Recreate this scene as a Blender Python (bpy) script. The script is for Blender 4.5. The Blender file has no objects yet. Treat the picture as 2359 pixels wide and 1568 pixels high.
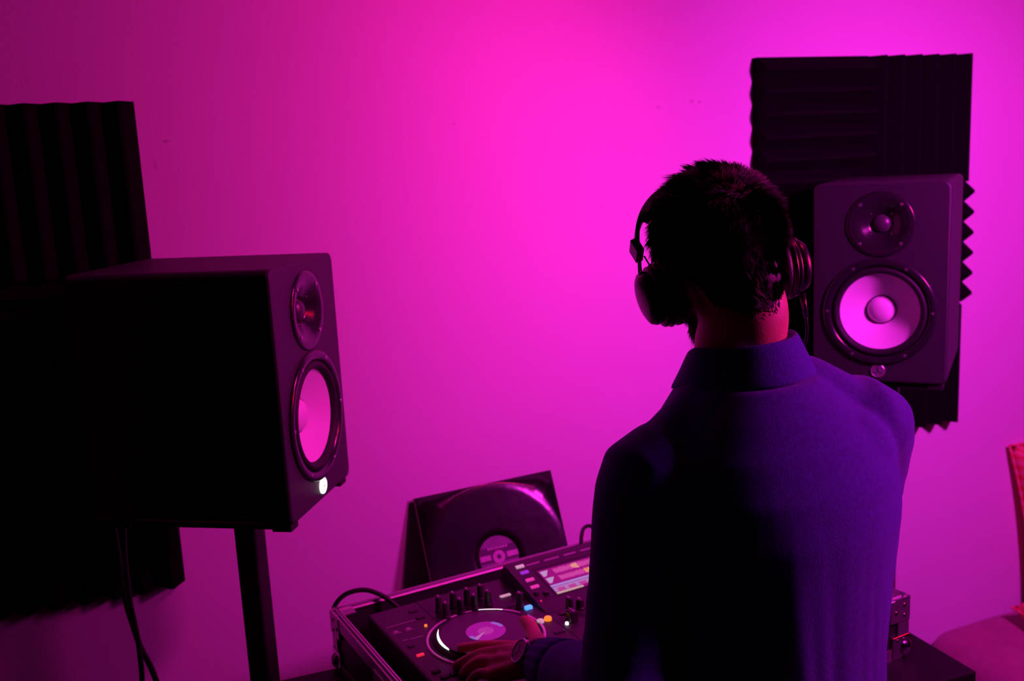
import bpy, bmesh, math, random
from math import sin, cos, pi, radians, sqrt, atan2
from mathutils import Vector, Matrix, noise

scene = bpy.context.scene
COL = scene.collection
rnd = random.Random(7)

# ------------------------------------------------------------------ camera
CAM_H = 1.70
def make_camera():
    yaw, pitch, roll = radians(20.0), radians(10.6), radians(3.0)
    F = Vector((sin(yaw)*cos(pitch), cos(yaw)*cos(pitch), -sin(pitch)))
    Rt = Vector((cos(yaw), -sin(yaw), 0)); U = Rt.cross(F)
    X = Rt*cos(roll) - U*sin(roll)
    Y = U*cos(roll) + Rt*sin(roll)
    M = Matrix((X, Y, -F)).transposed().to_4x4()
    M.translation = Vector((0, 0, CAM_H))
    cd = bpy.data.cameras.new('camera'); cd.sensor_width = 36; cd.lens = 35
    cd.clip_start = 0.02
    cd.dof.use_dof = True; cd.dof.focus_distance = 1.32; cd.dof.aperture_fstop = 5.0
    co = bpy.data.objects.new('camera', cd); COL.objects.link(co); co.matrix_world = M
    scene.camera = co
make_camera()

# ------------------------------------------------------------------ world, light, exposure
w = bpy.data.worlds.new('dark_room'); scene.world = w; w.use_nodes = True
w.node_tree.nodes['Background'].inputs['Color'].default_value = (0.004, 0.0002, 0.002, 1)
w.node_tree.nodes['Background'].inputs['Strength'].default_value = 1.0

def spot(name, pos, aim, color, power, angle, size):
    l = bpy.data.lights.new(name, 'SPOT'); l.color = color; l.energy = power
    l.spot_size = radians(angle); l.spot_blend = 1.0; l.shadow_soft_size = size
    o = bpy.data.objects.new(name, l); COL.objects.link(o)
    o.location = pos
    o.rotation_euler = (Vector(aim)-Vector(pos)).to_track_quat('-Z', 'Y').to_euler()
RED, BLUE = (1.0, 0.003, 0.010), (0.04, 0.024, 1.0)
# colour-mixing LED wall lamp and two added fills, each with red and blue emitters
for nm, pos, aim, pr, pb, ar, ab, sz in (
        ('wall_lamp', (1.56, .60, 1.90), (1.66, 1.95, 1.12), 97, 87, 128, 119, .09),
        ('wall_fill', (1.02, 1.06, 2.04), (.14, 1.95, 1.54), 38, 20, 116, 110, .06),  # added fill that brightens the left of the wall, no lamp known here
        ('back_fill', (2.20, .52, 1.85), (.60, .66, 1.44), 150, 105, 58, 58, .22)):  # added narrow light for the man's back and neck, kept off the wall
    spot(nm+'_red', pos, aim, RED, pr, ar, sz)
    spot(nm+'_blue', pos, aim, BLUE, pb, ab, sz)

scene.view_settings.view_transform = 'Standard'
scene.view_settings.look = 'None'
scene.view_settings.exposure = 0.0
scene.view_settings.gamma = 1.0
scene.view_settings.use_curve_mapping = False

# ------------------------------------------------------------------ materials
def mat(name, color, rough=0.5, metal=0.0, spec=0.5, nscale=0, namount=0.0, bump=0.0, bscale=200,
        emit=None, estr=0.0, sheen=0.0, coat=0.0, attr=None, bstretch=None):
    m = bpy.data.materials.new(name); m.use_nodes = True
    nt = m.node_tree; b = nt.nodes['Principled BSDF']
    b.inputs['Base Color'].default_value = (*color, 1)
    b.inputs['Roughness'].default_value = rough
    b.inputs['Metallic'].default_value = metal
    b.inputs['Specular IOR Level'].default_value = spec
    if sheen: b.inputs['Sheen Weight'].default_value = sheen
    if coat: b.inputs['Coat Weight'].default_value = coat
    tc = nt.nodes.new('ShaderNodeTexCoord')
    if namount:
        n = nt.nodes.new('ShaderNodeTexNoise'); n.inputs['Scale'].default_value = nscale
        n.inputs['Detail'].default_value = 5
        nt.links.new(tc.outputs['Object'], n.inputs['Vector'])
        r = nt.nodes.new('ShaderNodeValToRGB')
        r.color_ramp.elements[0].position = 0.3; r.color_ramp.elements[1].position = 0.7
        lo = tuple(max(0, c*(1-namount)) for c in color); hi = tuple(min(1, c*(1+namount)) for c in color)
        r.color_ramp.elements[0].color = (*lo, 1); r.color_ramp.elements[1].color = (*hi, 1)
        nt.links.new(n.outputs['Fac'], r.inputs['Fac']); nt.links.new(r.outputs['Color'], b.inputs['Base Color'])
    if bump:
        n2 = nt.nodes.new('ShaderNodeTexNoise'); n2.inputs['Scale'].default_value = bscale
        n2.inputs['Detail'].default_value = 4
        if bstretch:
            mp = nt.nodes.new('ShaderNodeMapping'); mp.inputs['Scale'].default_value = bstretch
            nt.links.new(tc.outputs['Object'], mp.inputs['Vector']); nt.links.new(mp.outputs['Vector'], n2.inputs['Vector'])
        else:
            nt.links.new(tc.outputs['Object'], n2.inputs['Vector'])
        bp = nt.nodes.new('ShaderNodeBump'); bp.inputs['Strength'].default_value = bump
        bp.inputs['Distance'].default_value = 0.002
        nt.links.new(n2.outputs['Fac'], bp.inputs['Height']); nt.links.new(bp.outputs['Normal'], b.inputs['Normal'])
    if emit:
        b.inputs['Emission Color'].default_value = (*emit, 1); b.inputs['Emission Strength'].default_value = estr
    if attr:
        a = nt.nodes.new('ShaderNodeVertexColor'); a.layer_name = attr
        nt.links.new(a.outputs['Color'], b.inputs['Emission Color']); b.inputs['Emission Strength'].default_value = estr
    return m

def wall_material():
    m = mat('white_plaster', (0.80, 0.78, 0.78), 0.75, spec=0.25, bump=0.25, bscale=160)
    nt = m.node_tree; b = nt.nodes['Principled BSDF']
    tc = nt.nodes.new('ShaderNodeTexCoord')
    n = nt.nodes.new('ShaderNodeTexNoise'); n.inputs['Scale'].default_value = 2.2; n.inputs['Detail'].default_value = 6
    nt.links.new(tc.outputs['Object'], n.inputs['Vector'])
    r = nt.nodes.new('ShaderNodeValToRGB')
    r.color_ramp.elements[0].color = (0.74, 0.72, 0.72, 1); r.color_ramp.elements[1].color = (0.84, 0.82, 0.82, 1)
    nt.links.new(n.outputs['Fac'], r.inputs['Fac'])
    prev = r.outputs['Color']
    # small scuffs: (x, z, half width, half height, strength)
    for (x, z, hx, hz, k) in ((0.060, 1.755, .007, .003, .45), (0.038, 1.712, .004, .008, .25), (1.073, 1.782, .006, .003, .3),
                              (1.155, 1.792, .005, .003, .45), (1.175, 1.790, .004, .003, .4), (0.61, 1.765, .004, .003, .3),
                              (0.93, 1.58, .003, .002, .3)):
        mp = nt.nodes.new('ShaderNodeMapping'); mp.vector_type = 'POINT'
        mp.inputs['Location'].default_value = (-x/hx, 0, -z/hz); mp.inputs['Scale'].default_value = (1/hx, 0, 1/hz)
        nt.links.new(tc.outputs['Object'], mp.inputs['Vector'])
        ln = nt.nodes.new('ShaderNodeVectorMath'); ln.operation = 'LENGTH'
        nt.links.new(mp.outputs['Vector'], ln.inputs[0])
        mr = nt.nodes.new('ShaderNodeMapRange'); mr.inputs['From Min'].default_value = 1.4; mr.inputs['From Max'].default_value = 0.3
        mr.inputs['To Min'].default_value = 0; mr.inputs['To Max'].default_value = k
        nt.links.new(ln.outputs['Value'], mr.inputs['Value'])
        mx = nt.nodes.new('ShaderNodeMix'); mx.data_type = 'RGBA'
        nt.links.new(mr.outputs['Result'], mx.inputs['Factor']); nt.links.new(prev, mx.inputs['A'])
        mx.inputs['B'].default_value = (0.25, 0.2, 0.2, 1)
        prev = mx.outputs['Result']
    nt.links.new(prev, b.inputs['Base Color'])
    return m

M = {
 'wall': wall_material(),
 'floor': mat('dark_floor', (0.06, 0.045, 0.035), 0.6, nscale=6, namount=.4),
 'foam': mat('black_foam', (0.0065, 0.006, 0.0065), 0.95, spec=0.03, bump=.5, bscale=500),
 'cab': mat('black_vinyl', (0.024, 0.023, 0.027), 0.5, spec=0.45, bump=.35, bscale=700),
 'plast': mat('black_plastic', (0.022, 0.02, 0.023), 0.38, spec=0.5, bump=.1, bscale=900),
 'satin': mat('satin_black_ring', (0.016, 0.015, 0.017), 0.2, spec=0.6, bump=.05, bscale=900),
 'rubber': mat('black_rubber', (0.012, 0.012, 0.013), 0.6, spec=0.35, bump=.1, bscale=700),
 'cone': mat('white_cone', (0.78, 0.76, 0.77), 0.42, spec=0.4, bump=.15, bscale=400),
 'dome': mat('dark_dome', (0.05, 0.045, 0.05), 0.35, spec=0.5, bump=.05, bscale=900),
 'screw': mat('steel_screw', (0.55, 0.53, 0.55), 0.3, metal=0.9, bump=.05),
 'badge_lit': mat('lit_badge', (0.9, 0.9, 0.9), 0.4, emit=(0.92, 1.0, 0.92), estr=1.6, bump=.01),
 'badge': mat('unlit_badge', (0.45, 0.42, 0.44), 0.3, metal=0.7, bump=.05),
 'metal_blk': mat('black_metal', (0.02, 0.019, 0.02), 0.42, spec=0.4, bump=.1, bscale=500),
 'alu': mat('aluminium', (0.62, 0.60, 0.61), 0.36, metal=0.9, bump=.15, bscale=300, bstretch=(1, 12, 12)),
 'chrome': mat('chrome', (0.75, 0.73, 0.74), 0.14, metal=1.0, bump=.03),
 'lam': mat('black_laminate', (0.022, 0.02, 0.021), 0.5, spec=0.4, bump=.25, bscale=350),
 'table': mat('dark_table', (0.010, 0.008, 0.009), 0.55, spec=0.25, bump=.1, bscale=60),
 'deck': mat('deck_plastic', (0.050, 0.044, 0.052), 0.5, spec=0.4, bump=.08, bscale=900),
 'deck_dk': mat('deck_dark_panel', (0.016, 0.014, 0.017), 0.4, spec=0.45, bump=.06, bscale=900),
 'print': mat('grey_print', (0.35, 0.33, 0.36), 0.6, bump=.02),
 'ringpink': mat('ring_trim', (0.72, 0.70, 0.74), 0.35, metal=0.35, bump=.05),
 'jogtop': mat('jog_plate', (0.075, 0.06, 0.085), 0.42, spec=.4, bump=.1, bscale=700),
 'led_white': mat('white_led', (.8, .8, .8), .4, emit=(0.90, 1.0, 0.92), estr=1.25, bump=.01),
 'led_dim': mat('dim_white_led', (.6, .6, .6), .4, emit=(0.75, 0.72, 0.66), estr=.32, bump=.01),
 'led_blue': mat('blue_led', (.1, .2, .8), .4, emit=(0.05, 0.30, 1.0), estr=1.5, bump=.01),
 'led_orange': mat('orange_led', (.8, .3, .05), .4, emit=(1.0, 0.22, 0.01), estr=1.1, bump=.01),
 'led_red': mat('red_led', (.8, .05, .05), .4, emit=(1.0, 0.03, 0.10), estr=.55, bump=.01),
 'led_violet': mat('violet_led', (.3, .1, .6), .4, emit=(0.22, 0.03, 0.55), estr=.6, bump=.01),
 'led_pink': mat('pink_led', (.6, .1, .4), .4, emit=(0.65, 0.05, 0.38), estr=.5, bump=.01),
 'screen': mat('lit_screen', (.02, .02, .02), .25, attr='content', estr=.85, bump=.01),
 'sleeve': mat('black_card_sleeve', (0.010, 0.007, 0.009), 0.20, spec=.6, bump=.5, bscale=14),
 'sleeve_edge': mat('brown_card', (0.06, 0.025, 0.02), 0.7, nscale=30, namount=.3),
 'vinyl': mat('vinyl', (0.010, 0.009, 0.011), 0.22, spec=.6, bump=.1, bscale=300),
 'label': mat('record_label', (0.22, 0.17, 0.24), 0.6, nscale=40, namount=.15),
 'label_light': mat('label_light_print', (0.55, 0.40, 0.50), 0.6, nscale=60, namount=.15),
 'label_dark': mat('label_dark_print', (0.08, 0.05, 0.09), 0.6, nscale=60, namount=.15),
 'cable': mat('black_cable', (0.012, 0.011, 0.012), 0.45, spec=.4, bump=.05),
 'skin': mat('skin', (0.60, 0.27, 0.17), 0.5, spec=.35, nscale=45, namount=.08, bump=.2, bscale=350),
 'nail': mat('nail', (0.62, 0.36, 0.30), 0.3, bump=.02),
 'shirt': mat('blue_knit', (0.060, 0.040, 0.36), 0.85, spec=.15, sheen=.25, nscale=160, namount=.18, bump=.6, bscale=650),
 'rib': mat('blue_rib_knit', (0.050, 0.038, 0.34), 0.85, spec=.15, sheen=.2, nscale=160, namount=.18, bump=.6, bscale=500),
 'trouser': mat('dark_trousers', (0.015, 0.015, 0.022), 0.85, spec=.2, bump=.4, bscale=500),
 'shoe': mat('dark_shoe', (0.02, 0.018, 0.018), 0.5, bump=.2),
 'hair': mat('dark_hair', (0.030, 0.016, 0.016), 0.55, spec=.2, nscale=90, namount=.3),
 'eye': mat('eye', (0.7, 0.7, 0.7), .2, bump=.01),
 'hp': mat('headphone_plastic', (0.020, 0.018, 0.021), 0.3, spec=.55, bump=.05, bscale=600),
 'hp_pad': mat('headphone_leatherette', (0.014, 0.013, 0.015), 0.45, spec=.5, bump=.25, bscale=250),
 'hp_metal': mat('headphone_metal', (0.07, 0.065, 0.07), 0.25, metal=.85, bump=.03),
 'watch': mat('watch_steel', (0.6, 0.57, 0.6), 0.25, metal=.9, bump=.05),
 'watch_face': mat('watch_face', (0.38, 0.33, 0.40), 0.2, spec=.6, bump=.02),
 'strap': mat('watch_strap', (0.30, 0.16, 0.15), 0.6, bump=.3, bscale=200),
 'sofa': mat('pink_velour', (0.36, 0.15, 0.20), 0.9, spec=.15, sheen=.25, nscale=25, namount=.10, bump=.4, bscale=300),
 'piping': mat('sofa_piping', (0.30, 0.12, 0.16), 0.9, bump=.2),
}
def striped(name):
    m = mat(name, (0.75, 0.12, 0.12), 0.9, spec=.15, bump=.3, bscale=300)
    nt = m.node_tree; b = nt.nodes['Principled BSDF']
    tc = nt.nodes.new('ShaderNodeTexCoord')
    wv = nt.nodes.new('ShaderNodeTexWave'); wv.wave_type = 'BANDS'; wv.bands_direction = 'DIAGONAL'
    wv.inputs['Scale'].default_value = 22; wv.inputs['Distortion'].default_value = 2.0
    nt.links.new(tc.outputs['Object'], wv.inputs['Vector'])
    r = nt.nodes.new('ShaderNodeValToRGB')
    r.color_ramp.elements[0].color = (0.72, 0.07, 0.09, 1); r.color_ramp.elements[1].color = (0.80, 0.30, 0.26, 1)
    nt.links.new(wv.outputs['Fac'], r.inputs['Fac']); nt.links.new(r.outputs['Color'], b.inputs['Base Color'])
    return m
M['stripe'] = striped('red_striped_fabric')

# ------------------------------------------------------------------ helpers
def link(name, me, material, parent=None, smooth=False):
    if material is not None:
        me.materials.clear(); me.materials.append(material)
    if smooth:
        for p in me.polygons: p.use_smooth = True
    o = bpy.data.objects.new(name, me); COL.objects.link(o)
    if parent: o.parent = parent
    return o
def obj(name, bm, material, parent=None, smooth=False, recalc=True):
    if recalc: bmesh.ops.recalc_face_normals(bm, faces=bm.faces[:])
    me = bpy.data.meshes.new(name); bm.to_mesh(me); bm.free()
    return link(name, me, material, parent, smooth)
def thing(name, label, cat, loc=(0,0,0), rotz=0, group=None):
    o = bpy.data.objects.new(name, None); COL.objects.link(o)
    o.empty_display_size = 0.05
    o.location = loc; o.rotation_euler = (0, 0, rotz); tag(o, label, cat, group); return o
def tag(o, label, cat, group=None):
    o['label'] = label; o['category'] = cat
    if group: o['group'] = group
    return o
def V(*a): return Vector(a)

def box(bm, x0, x1, y0, y1, z0, z1, bevel=0, seg=2):
    vs = [bm.verts.new((x, y, z)) for z in (z0, z1) for y in (y0, y1) for x in (x0, x1)]
    fs = []
    for idx in ((0,2,3,1), (4,5,7,6), (0,1,5,4), (2,6,7,3), (0,4,6,2), (1,3,7,5)):
        fs.append(bm.faces.new([vs[i] for i in idx]))
    if bevel:
        es = list({e for f in fs for e in f.edges})
        bmesh.ops.bevel(bm, geom=es, offset=bevel, segments=seg, affect='EDGES', profile=.5)
    return bm
def nbox(*a, **k): return box(bmesh.new(), *a, **k)

def frame_of(d):
    d = d.normalized()
    a = Vector((0, 0, 1)) if abs(d.z) < .9 else Vector((1, 0, 0))
    s = d.cross(a).normalized(); t = s.cross(d).normalized()
    return s, t
def tube(bm, pts, radii, seg=12, cap=True, round_ends=False):
    pts = [Vector(p) for p in pts]
    if not hasattr(radii, '__len__'): radii = [radii]*len(pts)
    radii = list(radii)
    if round_ends:
        d0 = (pts[0]-pts[1]).normalized(); d1 = (pts[-1]-pts[-2]).normalized()
        pre, post = [], []
        for k in (1, 2, 3):
            a = k*pi/2/3.4
            pre.insert(0, (pts[0]+d0*radii[0]*sin(a), radii[0]*cos(a)))
            post.append((pts[-1]+d1*radii[-1]*sin(a), radii[-1]*cos(a)))
        allp = pre+list(zip(pts, radii))+post
        pts = [p for p, r in allp]; radii = [r for p, r in allp]
    rings = []
    s = None
    for i, p in enumerate(pts):
        if i == 0: d = pts[1]-pts[0]
        elif i == len(pts)-1: d = pts[-1]-pts[-2]
        else: d = (pts[i+1]-pts[i]).normalized()+(pts[i]-pts[i-1]).normalized()
        d.normalize()
        if s is None: s, t = frame_of(d)
        else:
            s = (s-d*s.dot(d)).normalized(); t = s.cross(d).normalized()
        rings.append([bm.verts.new(p+(s*cos(2*pi*k/seg)+t*sin(2*pi*k/seg))*radii[i]) for k in range(seg)])
    for a, b in zip(rings, rings[1:]):
        for k in range(seg):
            bm.faces.new((a[k], a[(k+1) % seg], b[(k+1) % seg], b[k]))
    if cap:
        bm.faces.new(rings[0][::-1]); bm.faces.new(rings[-1])
    return bm
def smooth_path(pts, n=8):
    pts = [Vector(p) for p in pts]; out = []
    P = [pts[0]*2-pts[1]]+pts+[pts[-1]*2-pts[-2]]
    for i in range(1, len(P)-2):
        for k in range(n):
            t = k/n; a, b, c, d = P[i-1], P[i], P[i+1], P[i+2]
            out.append(0.5*((2*b)+(c-a)*t+(2*a-5*b+4*c-d)*t*t+(3*b-a-3*c+d)*t**3))
    out.append(pts[-1]); return out
def lathe(bm, prof, seg=48, mx=None):
    """prof: (radius, height) about local Z; mx maps it."""
    mx = mx or Matrix()
    rings = []
    for r, h in prof:
        if r < 1e-6: rings.append([bm.verts.new(mx @ Vector((0, 0, h)))])
        else: rings.append([bm.verts.new(mx @ Vector((r*cos(2*pi*k/seg), r*sin(2*pi*k/seg), h))) for k in range(seg)])
    for a, b in zip(rings, rings[1:]):
        for k in range(seg):
            k2 = (k+1) % seg
            if len(a) == 1 and len(b) == 1: continue
            if len(a) == 1: bm.faces.new((a[0], b[k], b[k2]))
            elif len(b) == 1: bm.faces.new((a[k], b[0], a[k2]))
            else: bm.faces.new((a[k], b[k], b[k2], a[k2]))
    return bm
def ellipsoid(bm, c, r, rot=None, u=24, v=16):
    m = Matrix.Translation(Vector(c)) @ (rot.to_4x4() if rot else Matrix()) @ Matrix.Diagonal((*r, 1))
    bmesh.ops.create_uvsphere(bm, u_segments=u, v_segments=v, radius=1, matrix=m)
def rrect(w, h, r, n=5):
    pts = []
    for cx, cz, a0 in ((w/2-r, h/2-r, 0), (-w/2+r, h/2-r, 90), (-w/2+r, -h/2+r, 180), (w/2-r, -h/2+r, 270)):
        for k in range(n+1):
            a = radians(a0+90*k/n); pts.append((cx+r*cos(a), cz+r*sin(a)))
    return pts
def remeshed(name, bm, voxel, smooth=6, factor=.5):
    me = bpy.data.meshes.new(name+'_raw'); bmesh.ops.recalc_face_normals(bm, faces=bm.faces[:]); bm.to_mesh(me); bm.free()
    o = bpy.data.objects.new(name+'_raw', me); COL.objects.link(o)
    r = o.modifiers.new('r', 'REMESH'); r.mode = 'VOXEL'; r.voxel_size = voxel; r.adaptivity = 0
    s = o.modifiers.new('s', 'SMOOTH'); s.iterations = smooth; s.factor = factor
    dg = bpy.context.evaluated_depsgraph_get(); dg.update()
    out = bpy.data.meshes.new_from_object(o.evaluated_get(dg))
    bpy.data.objects.remove(o); bpy.data.meshes.remove(me)
    out.name = name
    return out

# ------------------------------------------------------------------ setting
WY = 1.95
bm = nbox(-3.0, 4.2, WY, WY+.1, 0, 2.9)
o = obj('wall_back', bm, M['wall']); o['kind'] = 'structure'; o['label'] = 'plain white plaster wall washed in magenta light'
bm = nbox(-3.0, 4.2, -2.2, WY+.1, -.06, 0)
o = obj('floor', bm, M['floor']); o['kind'] = 'structure'; o['label'] = 'dark floor'

# ------------------------------------------------------------------ acoustic foam
TS = 0.300
def foam_mesh():
    bm = bmesh.new(); n = 6; p = TS/n
    prof = [(-TS/2, 0.0), (-TS/2, -.018)]
    for i in range(n):
        prof.append((-TS/2+p*(i+.5)-.003, -.05)); prof.append((-TS/2+p*(i+.5)+.003, -.05))
        prof.append((-TS/2+p*(i+1), -.018))
    prof.append((TS/2, 0.0))
    a = [bm.verts.new((x, y, -TS/2)) for x, y in prof]; b = [bm.verts.new((x, y, TS/2)) for x, y in prof]
    for i in range(len(prof)):
        j = (i+1) % len(prof); bm.faces.new((a[i], a[j], b[j], b[i]))
    for q in (a, b):                       # end caps: base strip plus one facet per ridge
        bm.faces.new([q[0]]+[q[1+3*i] for i in range(n+1)]+[q[-1]])
        for i in range(n): bm.faces.new([q[1+3*i], q[2+3*i], q[3+3*i], q[4+3*i]])
    bmesh.ops.recalc_face_normals(bm, faces=bm.faces[:])
    me = bpy.data.meshes.new('acoustic_foam_panel'); bm.to_mesh(me); bm.free(); me.materials.append(M['foam'])
    return me
FM = foam_mesh()
def foam(x0, z1, horizontal, label, group, tilt=0.0, dy=0.0):
    o = bpy.data.objects.new('acoustic_foam_panel', FM); COL.objects.link(o)
    o.location = (x0+TS/2, WY+dy, z1-TS/2)
    o.rotation_euler = (0, (pi/2 if horizontal else 0)+tilt, 0)
    tag(o, label, 'foam panel', group)
GL, GR = 'foam panels behind the speaker with the lit badge', 'foam panels behind the speaker with the bright cone'
foam(-.287, 1.826, False, 'black vertically ridged foam panel rising above the speaker with the lit badge', GL, .004)
foam(-.288, 1.524, True, 'black horizontally ridged foam panel behind the speaker with the lit badge', GL)
foam(-.295, 1.222, False, 'black vertically ridged foam panel hanging below the speaker with the lit badge', GL, .003)
foam(-.590, 1.826, True, 'black foam panel at top of column away from the speaker stand', GL)
foam(-.592, 1.524, False, 'black foam panel midway down column away from the speaker stand', GL)
foam(-.597, 1.220, False, 'black foam panel at foot of column away from the speaker stand', GL)
foam(1.312, 1.880, True, 'black foam panel with horizontal ridges catching light at top corner of panel group', GR, .004)
foam(1.612, 1.878, False, 'black foam panel with vertical ridges above the speaker with the bright cone', GR)
foam(1.310, 1.578, False, 'dark vertically ridged foam panel between the man\'s head and the bright cone speaker', GR)
foam(1.610, 1.577, True, 'black foam panel with saw-tooth ridge ends showing beside the bright cone speaker', GR, -.006)
foam(1.300, 1.277, True, 'black foam panel low on the wall behind the man\'s shoulder', GR)
foam(1.602, 1.276, False, 'black vertically ridged foam panel showing below the bright cone speaker', GR)

# ------------------------------------------------------------------ studio monitors
SW, SH, SD = .25, .39, .334
def monitor(loc, rotz, label, lit):
    t = thing('studio_monitor', label, 'speaker', loc, rotz, 'pair of studio monitors on stands')
    TW, WO = .311, .140
    # cabinet: shell with two driver cut-outs in the baffle
    bm = bmesh.new()
    out = rrect(SW, SH, .012)
    rings = []
    for y, ins in ((0.0, .004), (.0015, .0012), (.005, 0), (SD-.004, 0), (SD, .004)):
        k = 1-2*ins/SW, 1-2*ins/SH
        rings.append([bm.verts.new((x*k[0], y, SH/2+z*k[1])) for x, z in out])
    for a, b in zip(rings, rings[1:]):
        for i in range(len(a)):
            j = (i+1) % len(a); bm.faces.new((a[i], b[i], b[j], a[j]))
    bm.faces.new(rings[-1])
    edges = [bm.edges.get((rings[0][i], rings[0][(i+1) % len(out)])) for i in range(len(out))]
    for cz, r in ((TW, .058), (WO, .099)):
        c = [bm.verts.new((r*cos(2*pi*k/48), 0, cz+r*sin(2*pi*k/48))) for k in range(48)]
        edges += [bm.edges.new((c[k], c[(k+1) % 48])) for k in range(48)]
    bmesh.ops.triangle_fill(bm, edges=edges, use_beauty=True, use_dissolve=False)
    obj('cabinet', bm, M['cab'], t)
    def fm(cz, y=0): # local Z of lathe -> -Y (out of the baffle)
        return Matrix.Translation((0, y, cz)) @ Matrix.Rotation(pi/2, 4, 'X')
    # tweeter: plate with shallow horn, dome
    tp = obj('tweeter_plate', lathe(bmesh.new(), [(.0635, -.002), (.0635, .0015), (.061, .0032), (.056, .0034), (.046, .002), (.034, -.004), (.024, -.011), (.0185, -.0135), (.0185, -.02)], 56, fm(TW)), M['satin'], t, True)
    obj('tweeter_dome', lathe(bmesh.new(), [(.0182, -.0145), (.0175, -.0125), (.013, -.008), (.007, -.0055), (0, -.0048)], 40, fm(TW)), M['dome'], t, True)
    scr = None
    def screw(x, z, r, parent, y=-.0038):
        obj('screw', lathe(bmesh.new(), [(r, -.003), (r, 0), (r*.8, .0009), (r*.35, .0009), (r*.3, .0002), (0, .0002)], 14, Matrix.Translation((x, y, z)) @ Matrix.Rotation(pi/2, 4, 'X')), M['screw'], parent, False)
    for a in (45, 135, 225, 315):
        screw(.053*cos(radians(a)), TW+.053*sin(radians(a)), .0033, tp)
        screw(.027*cos(radians(a)), TW+.027*sin(radians(a)), .0014, tp, .0075)
    # woofer: frame ring, rubber surround, cone, dust cap
    wr = obj('woofer_ring', lathe(bmesh.new(), [(.106, -.002), (.106, .002), (.104, .0045), (.100, .0055), (.094, .0050), (.0895, .0015), (.0885, -.004)], 72, fm(WO)), M['satin'], t, True)
    obj('surround', lathe(bmesh.new(), [(.0895, -.003), (.0875, .0015), (.0845, .0042), (.081, .0045), (.0775, .002), (.0752, -.0035), (.0740, -.0065)], 72, fm(WO)), M['rubber'], t, True)
    obj('cone', lathe(bmesh.new(), [(.0750, -.0050), (.0740, -.0058), (.062, -.0125), (.050, -.0195), (.038, -.0262), (.026, -.0325), (.022, -.034)], 72, fm(WO)), M['cone'], t, True)
    obj('dust_cap_seam', lathe(bmesh.new(), [(.0285, -.0312), (.0278, -.0290), (.0265, -.0290), (.0262, -.0318)], 48, fm(WO)), M['dome'], t, True)
    obj('dust_cap', lathe(bmesh.new(), [(.0266, -.0310), (.0262, -.0285), (.022, -.0235), (.015, -.0195), (.008, -.0176), (0, -.0170)], 48, fm(WO)), M['cone'], t, True)
    for a in range(0, 360, 60): screw(.0975*cos(radians(a)), WO+.0975*sin(radians(a)), .0031, wr, -.0052)
    # badge: round lens with three crossed fork bars
    bz = .0225
    bd = obj('badge', lathe(bmesh.new(), [(.0135, -.001), (.0135, .002), (.0125, .0028), (.0115, .0022), (0, .0022)], 36, fm(bz)), M['badge_lit'] if lit else M['badge'], t)
    bm = bmesh.new()
    for a in (90, 210, 330):
        d = Vector((cos(radians(a)), 0, sin(radians(a))))
        c = Vector((0, -.0026, bz))
        tube(bm, [c-d*.001, c+d*.009], .0006, 6)
    obj('emblem', bm, M['screw'] if lit else M['metal_blk'], bd)
    bd['label'] = 'glowing white round badge' if lit else 'dull round badge'
    bm = bmesh.new()
    tube(bm, [(0, SD+.001, .27), (0, SD-.003, .27)], .03, 24); obj('bass_port', bm, M['plast'], t)
    return t
RA, LA = radians(-47.74), radians(58.5)
monitor((1.331, 1.5543, 1.2197), RA, 'black studio speaker with brightly lit white cone, facing out beside the man\'s head', False)
monitor((.2301, 1.5683, 1.164), LA, 'black studio speaker with glowing white badge, turned side-on', True)

def stand(loc, rotz, top, off, label):
    t = thing('speaker_stand', label, 'stand', loc, rotz, 'speaker stands')
    ox, oy = off
    obj('top_plate', nbox(-.105, .105, .02, .30, top-.014, top-.008, .002), M['metal_blk'], t)
    for x in (-.105, .105):
        for y in (.018, .29):
            obj('pad', nbox(x-.014, x+.014, y-.012, y+.02, top-.012, top+.0005, .002), M['rubber'], t)
    obj('pole', nbox(ox-.0195, ox+.0195, oy-.0195, oy+.0195, .016, top-.014, .004, 3), M['metal_blk'], t)
    obj('base_plate', nbox(ox-.15, ox+.15, oy-.17, oy+.17, 0, .018, .004), M['metal_blk'], t)
stand((.2301, 1.5683, 0), LA, 1.164, (.012, .143), 'black square-pole stand under the speaker with the glowing badge')
stand((1.331, 1.5543, 0), RA, 1.2197, (.003, .155), 'black stand under the bright cone speaker, mostly hidden behind the man')

# ------------------------------------------------------------------ table
t = thing('table', 'black table carrying the flight case', 'table', (0, 0, 0))
obj('table_top', nbox(.125, 1.178, 1.135, 1.608, .815, .845, .003), M['table'], t)
for x in (.40, 1.13):
    for y in (1.15, 1.57):
        obj('leg', nbox(x-.02, x+.025, y-.02, y+.025, 0, .815, .003), M['table'], t)
obj('apron', nbox(.16, 1.14, 1.155, 1.175, .755, .815), M['table'], t)
obj('apron', nbox(.16, 1.14, 1.565, 1.585, .755, .815), M['table'], t)

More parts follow.
